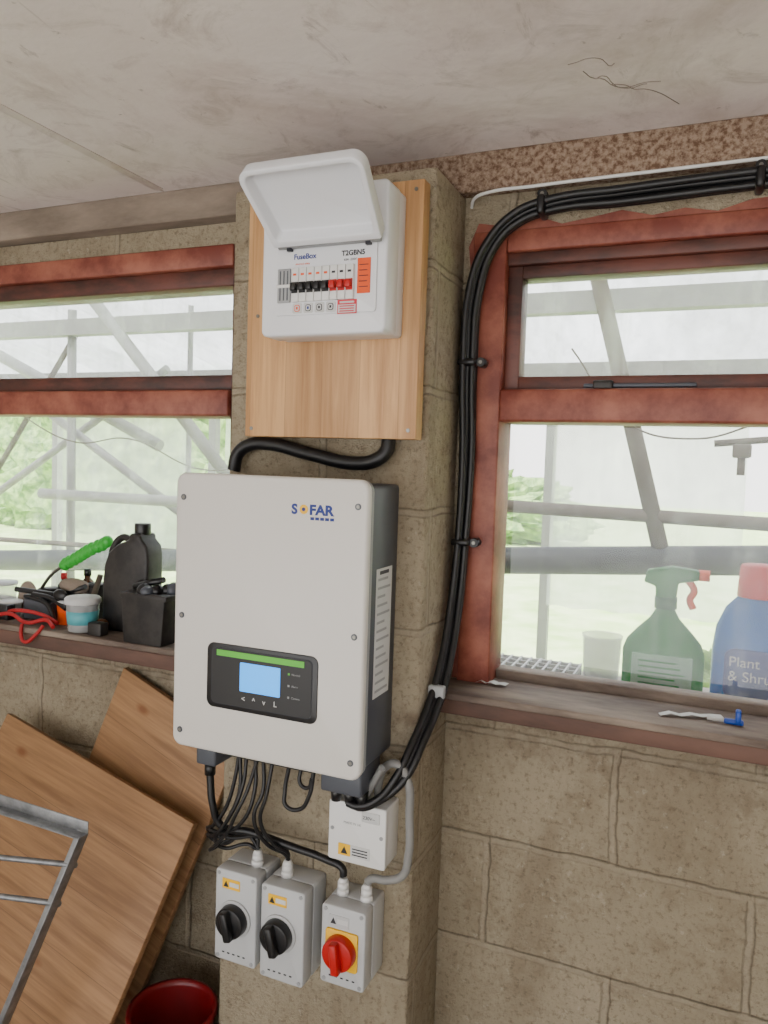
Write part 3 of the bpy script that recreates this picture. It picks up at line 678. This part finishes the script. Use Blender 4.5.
box('grass_lawn',-14,14,.41,30,-.15,.25,M_GRASS)
from mathutils import noise as mn
def blob(name,c,s,seed):
    bm=bmesh.new(); bmesh.ops.create_icosphere(bm,subdivisions=5,radius=1)
    for v in bm.verts:
        v.co*=1+.3*mn.noise(v.co*3+Vector((seed,0,0)))+.22*mn.noise(v.co*9+Vector((seed,3,0)))+.15*mn.noise(v.co*22)
    bm.transform(Matrix.Translation(c)@Matrix.Diagonal((*s,1)))
    for v in bm.verts: v.co.z=max(v.co.z,.251)
    return from_bm(name,bm,M_LEAF)
hedge=[blob('bush_%d'%i,c,s,i*3.1) for i,(c,s) in enumerate([((-9,9,1.3),(2.5,1,1.9)),((-5.4,8,1.2),(1.6,1,1.5)),((-3.2,12,.7),(2,1,.8)),((6.5,14,.8),(2.5,1,1.3))])]
group('hedge',hedge)
group('garden_shrub',[blob('leaves_a',(1.62,2.0,.75),(.36,.3,.5),4.4),blob('leaves_b',(1.25,2.2,.55),(.3,.25,.32),9.4)])
# lean-to canopy beyond the wall
cp=[]
bm=bmesh.new(); prev=None
for i in range(361):
    x=-4+i*.025; dz=.016*math.sin(i*math.pi/3)
    a=bm.verts.new((x,.42,2.42+dz)); b=bm.verts.new((x,2.6,2.02+dz))
    if prev: bm.faces.new((prev[0],a,b,prev[1]))
    prev=(a,b)
cp.append(from_bm('roof_sheet',bm,M_SHEET,True))
cp.append(box('eaves_beam',-4,5,2.55,2.62,1.86,1.98,M_RAFT))
cp.append(box('purlin',-4,5,1.2,1.26,2.08,2.15,M_POLE))
cp.append(box('gutter_rail',-4,5,1.7,1.75,1.90,1.98,M_POLE))
for x in (-3.2,-1.9,.2,2.0,3.3): cp.append(box('post',x,x+.05,2.55,2.60,.251,1.9,M_POLE))
cp.append(cyl('brace_a',(.60,1.2,2.25),(.88,1.2,1.22),.027,M_RAFT))
cp.append(cyl('brace_b',(-1.62,1.2,2.30),(-.80,1.2,1.45),.026,M_POLE))
cp.append(cyl('brace_c',(-2.2,1.3,1.90),(-.95,1.3,1.20),.020,M_POLE))
cp.append(cyl('brace_d',(-2.9,1.6,2.2),(-1.5,1.6,1.6),.03,M_POLE))
cp.append(cyl('brace_e',(-2.6,1.4,1.2),(-1.3,1.4,1.95),.018,M_POLE))
cp.append(cyl('brace_f',(-1.9,1.5,2.2),(-2.6,1.5,1.3),.014,M_RAFT))
cp.append(cyl('cross_rail',(-1.85,1.2,1.36),(-.3,1.2,1.36),.024,M_POLE))
cp.append(cyl('cross_rail_c',(-2.6,1.2,1.12),(-.3,1.2,1.16),.012,M_RAFT))
cp.append(cyl('upright_a',(-1.72,1.25,.251),(-1.72,1.25,2.2),.02,M_POLE))
cp.append(cyl('upright_b',(-1.1,1.3,.251),(-1.1,1.3,2.2),.012,M_POLE))
cp.append(cyl('cross_rail_b',(.1,1.2,1.42),(2.4,1.2,1.38),.022,M_RAFT))
cp.append(cyl('hose_pipe',(-2.6,1.2,.99),(2.2,1.2,1.37),.048,M_PIPE))
cp.append(box('hanging_tap',1.05,1.10,.98,1.02,1.60,1.64,M_RAFT,.006)); cp.append(cyl('tap_spout',(1.075,1.0,1.60),(1.075,1.0,1.55),.011,M_RAFT)); cp.append(cyl('tap_bar',(1.0,1.0,1.64),(1.6,1.0,1.70),.010,M_RAFT)); cp.append(cyl('tap_hanger',(1.5,1.0,1.69),(1.5,1.0,2.29),.008,M_RAFT))
cp.append(tube('vine',[(.55,1.15,1.95),(.75,1.15,1.70),(.95,1.15,1.66),(1.2,1.15,1.72),(1.5,1.15,1.6)],.003,M_RAFT))
cp.append(tube('vine_b',[(-2.0,1.15,1.75),(-1.6,1.15,1.60),(-1.3,1.15,1.62),(-.9,1.15,1.5),(-.5,1.15,1.58)],.003,M_RAFT))
for k,(x0,x1) in enumerate(((-3.1,-2.0),(-1.75,-.6),(.25,1.15))):
    bm=bmesh.new(); prev=None
    for i in range(41):
        x=x0+(x1-x0)*i/40; a=bm.verts.new((x,2.50+.02*math.sin(i*.9+k),1.86)); b=bm.verts.new((x,2.50+.03*math.sin(i*.7),.85))
        if prev: bm.faces.new((prev[0],a,b,prev[1]))
        prev=(a,b)
    cp.append(from_bm('polythene_%d'%k,bm,M_POLY,True))
group('lean_to_canopy',cp)

# ---------------------------------------------------------------- light
wd=bpy.data.worlds.new('sky'); SC.world=wd; wd.use_nodes=True; nt=wd.node_tree
bg=nt.nodes['Background']; 
tc=nt.nodes.new('ShaderNodeTexCoord'); sp=nt.nodes.new('ShaderNodeSeparateXYZ'); nt.links.new(tc.outputs['Generated'],sp.inputs[0])
cr_=nt.nodes.new('ShaderNodeValToRGB'); nt.links.new(sp.outputs[2],cr_.inputs[0])
cr_.color_ramp.elements[0].position=0; cr_.color_ramp.elements[0].color=(.97,.95,.93,1); cr_.color_ramp.elements[1].position=.8; cr_.color_ramp.elements[1].color=(.80,.88,1,1)
nt.links.new(cr_.outputs[0],bg.inputs[0]); bg.inputs[1].default_value=4.1
sd=bpy.data.lights.new('sun','SUN'); sd.energy=15; sd.angle=.03; sd.color=(1,.96,.91)
so=link(bpy.data.objects.new('sun',sd)); so.rotation_euler=Vector((.12,.52,-.87)).to_track_quat('-Z','Y').to_euler(); so.location=(0,-6,8)

# ---------------------------------------------------------------- camera
ps,th,ro,f=.3995,.0622,.0334,768.3
F=Vector((-math.sin(ps)*math.cos(th),math.cos(ps)*math.cos(th),-math.sin(th)))
R0=Vector((math.cos(ps),math.sin(ps),0)); U0=R0.cross(F)
R=math.cos(ro)*R0+math.sin(ro)*U0; U=-math.sin(ro)*R0+math.cos(ro)*U0
cd=bpy.data.cameras.new('camera'); cam=link(bpy.data.objects.new('camera',cd))
cd.sensor_fit='VERTICAL'; cd.sensor_height=36; cd.lens=f/1024*36; cd.clip_start=.02
cam.matrix_world=Matrix(((R.x,U.x,-F.x,.9949),(R.y,U.y,-F.y,-1.4542),(R.z,U.z,-F.z,1.5481),(0,0,0,1)))
SC.camera=cam
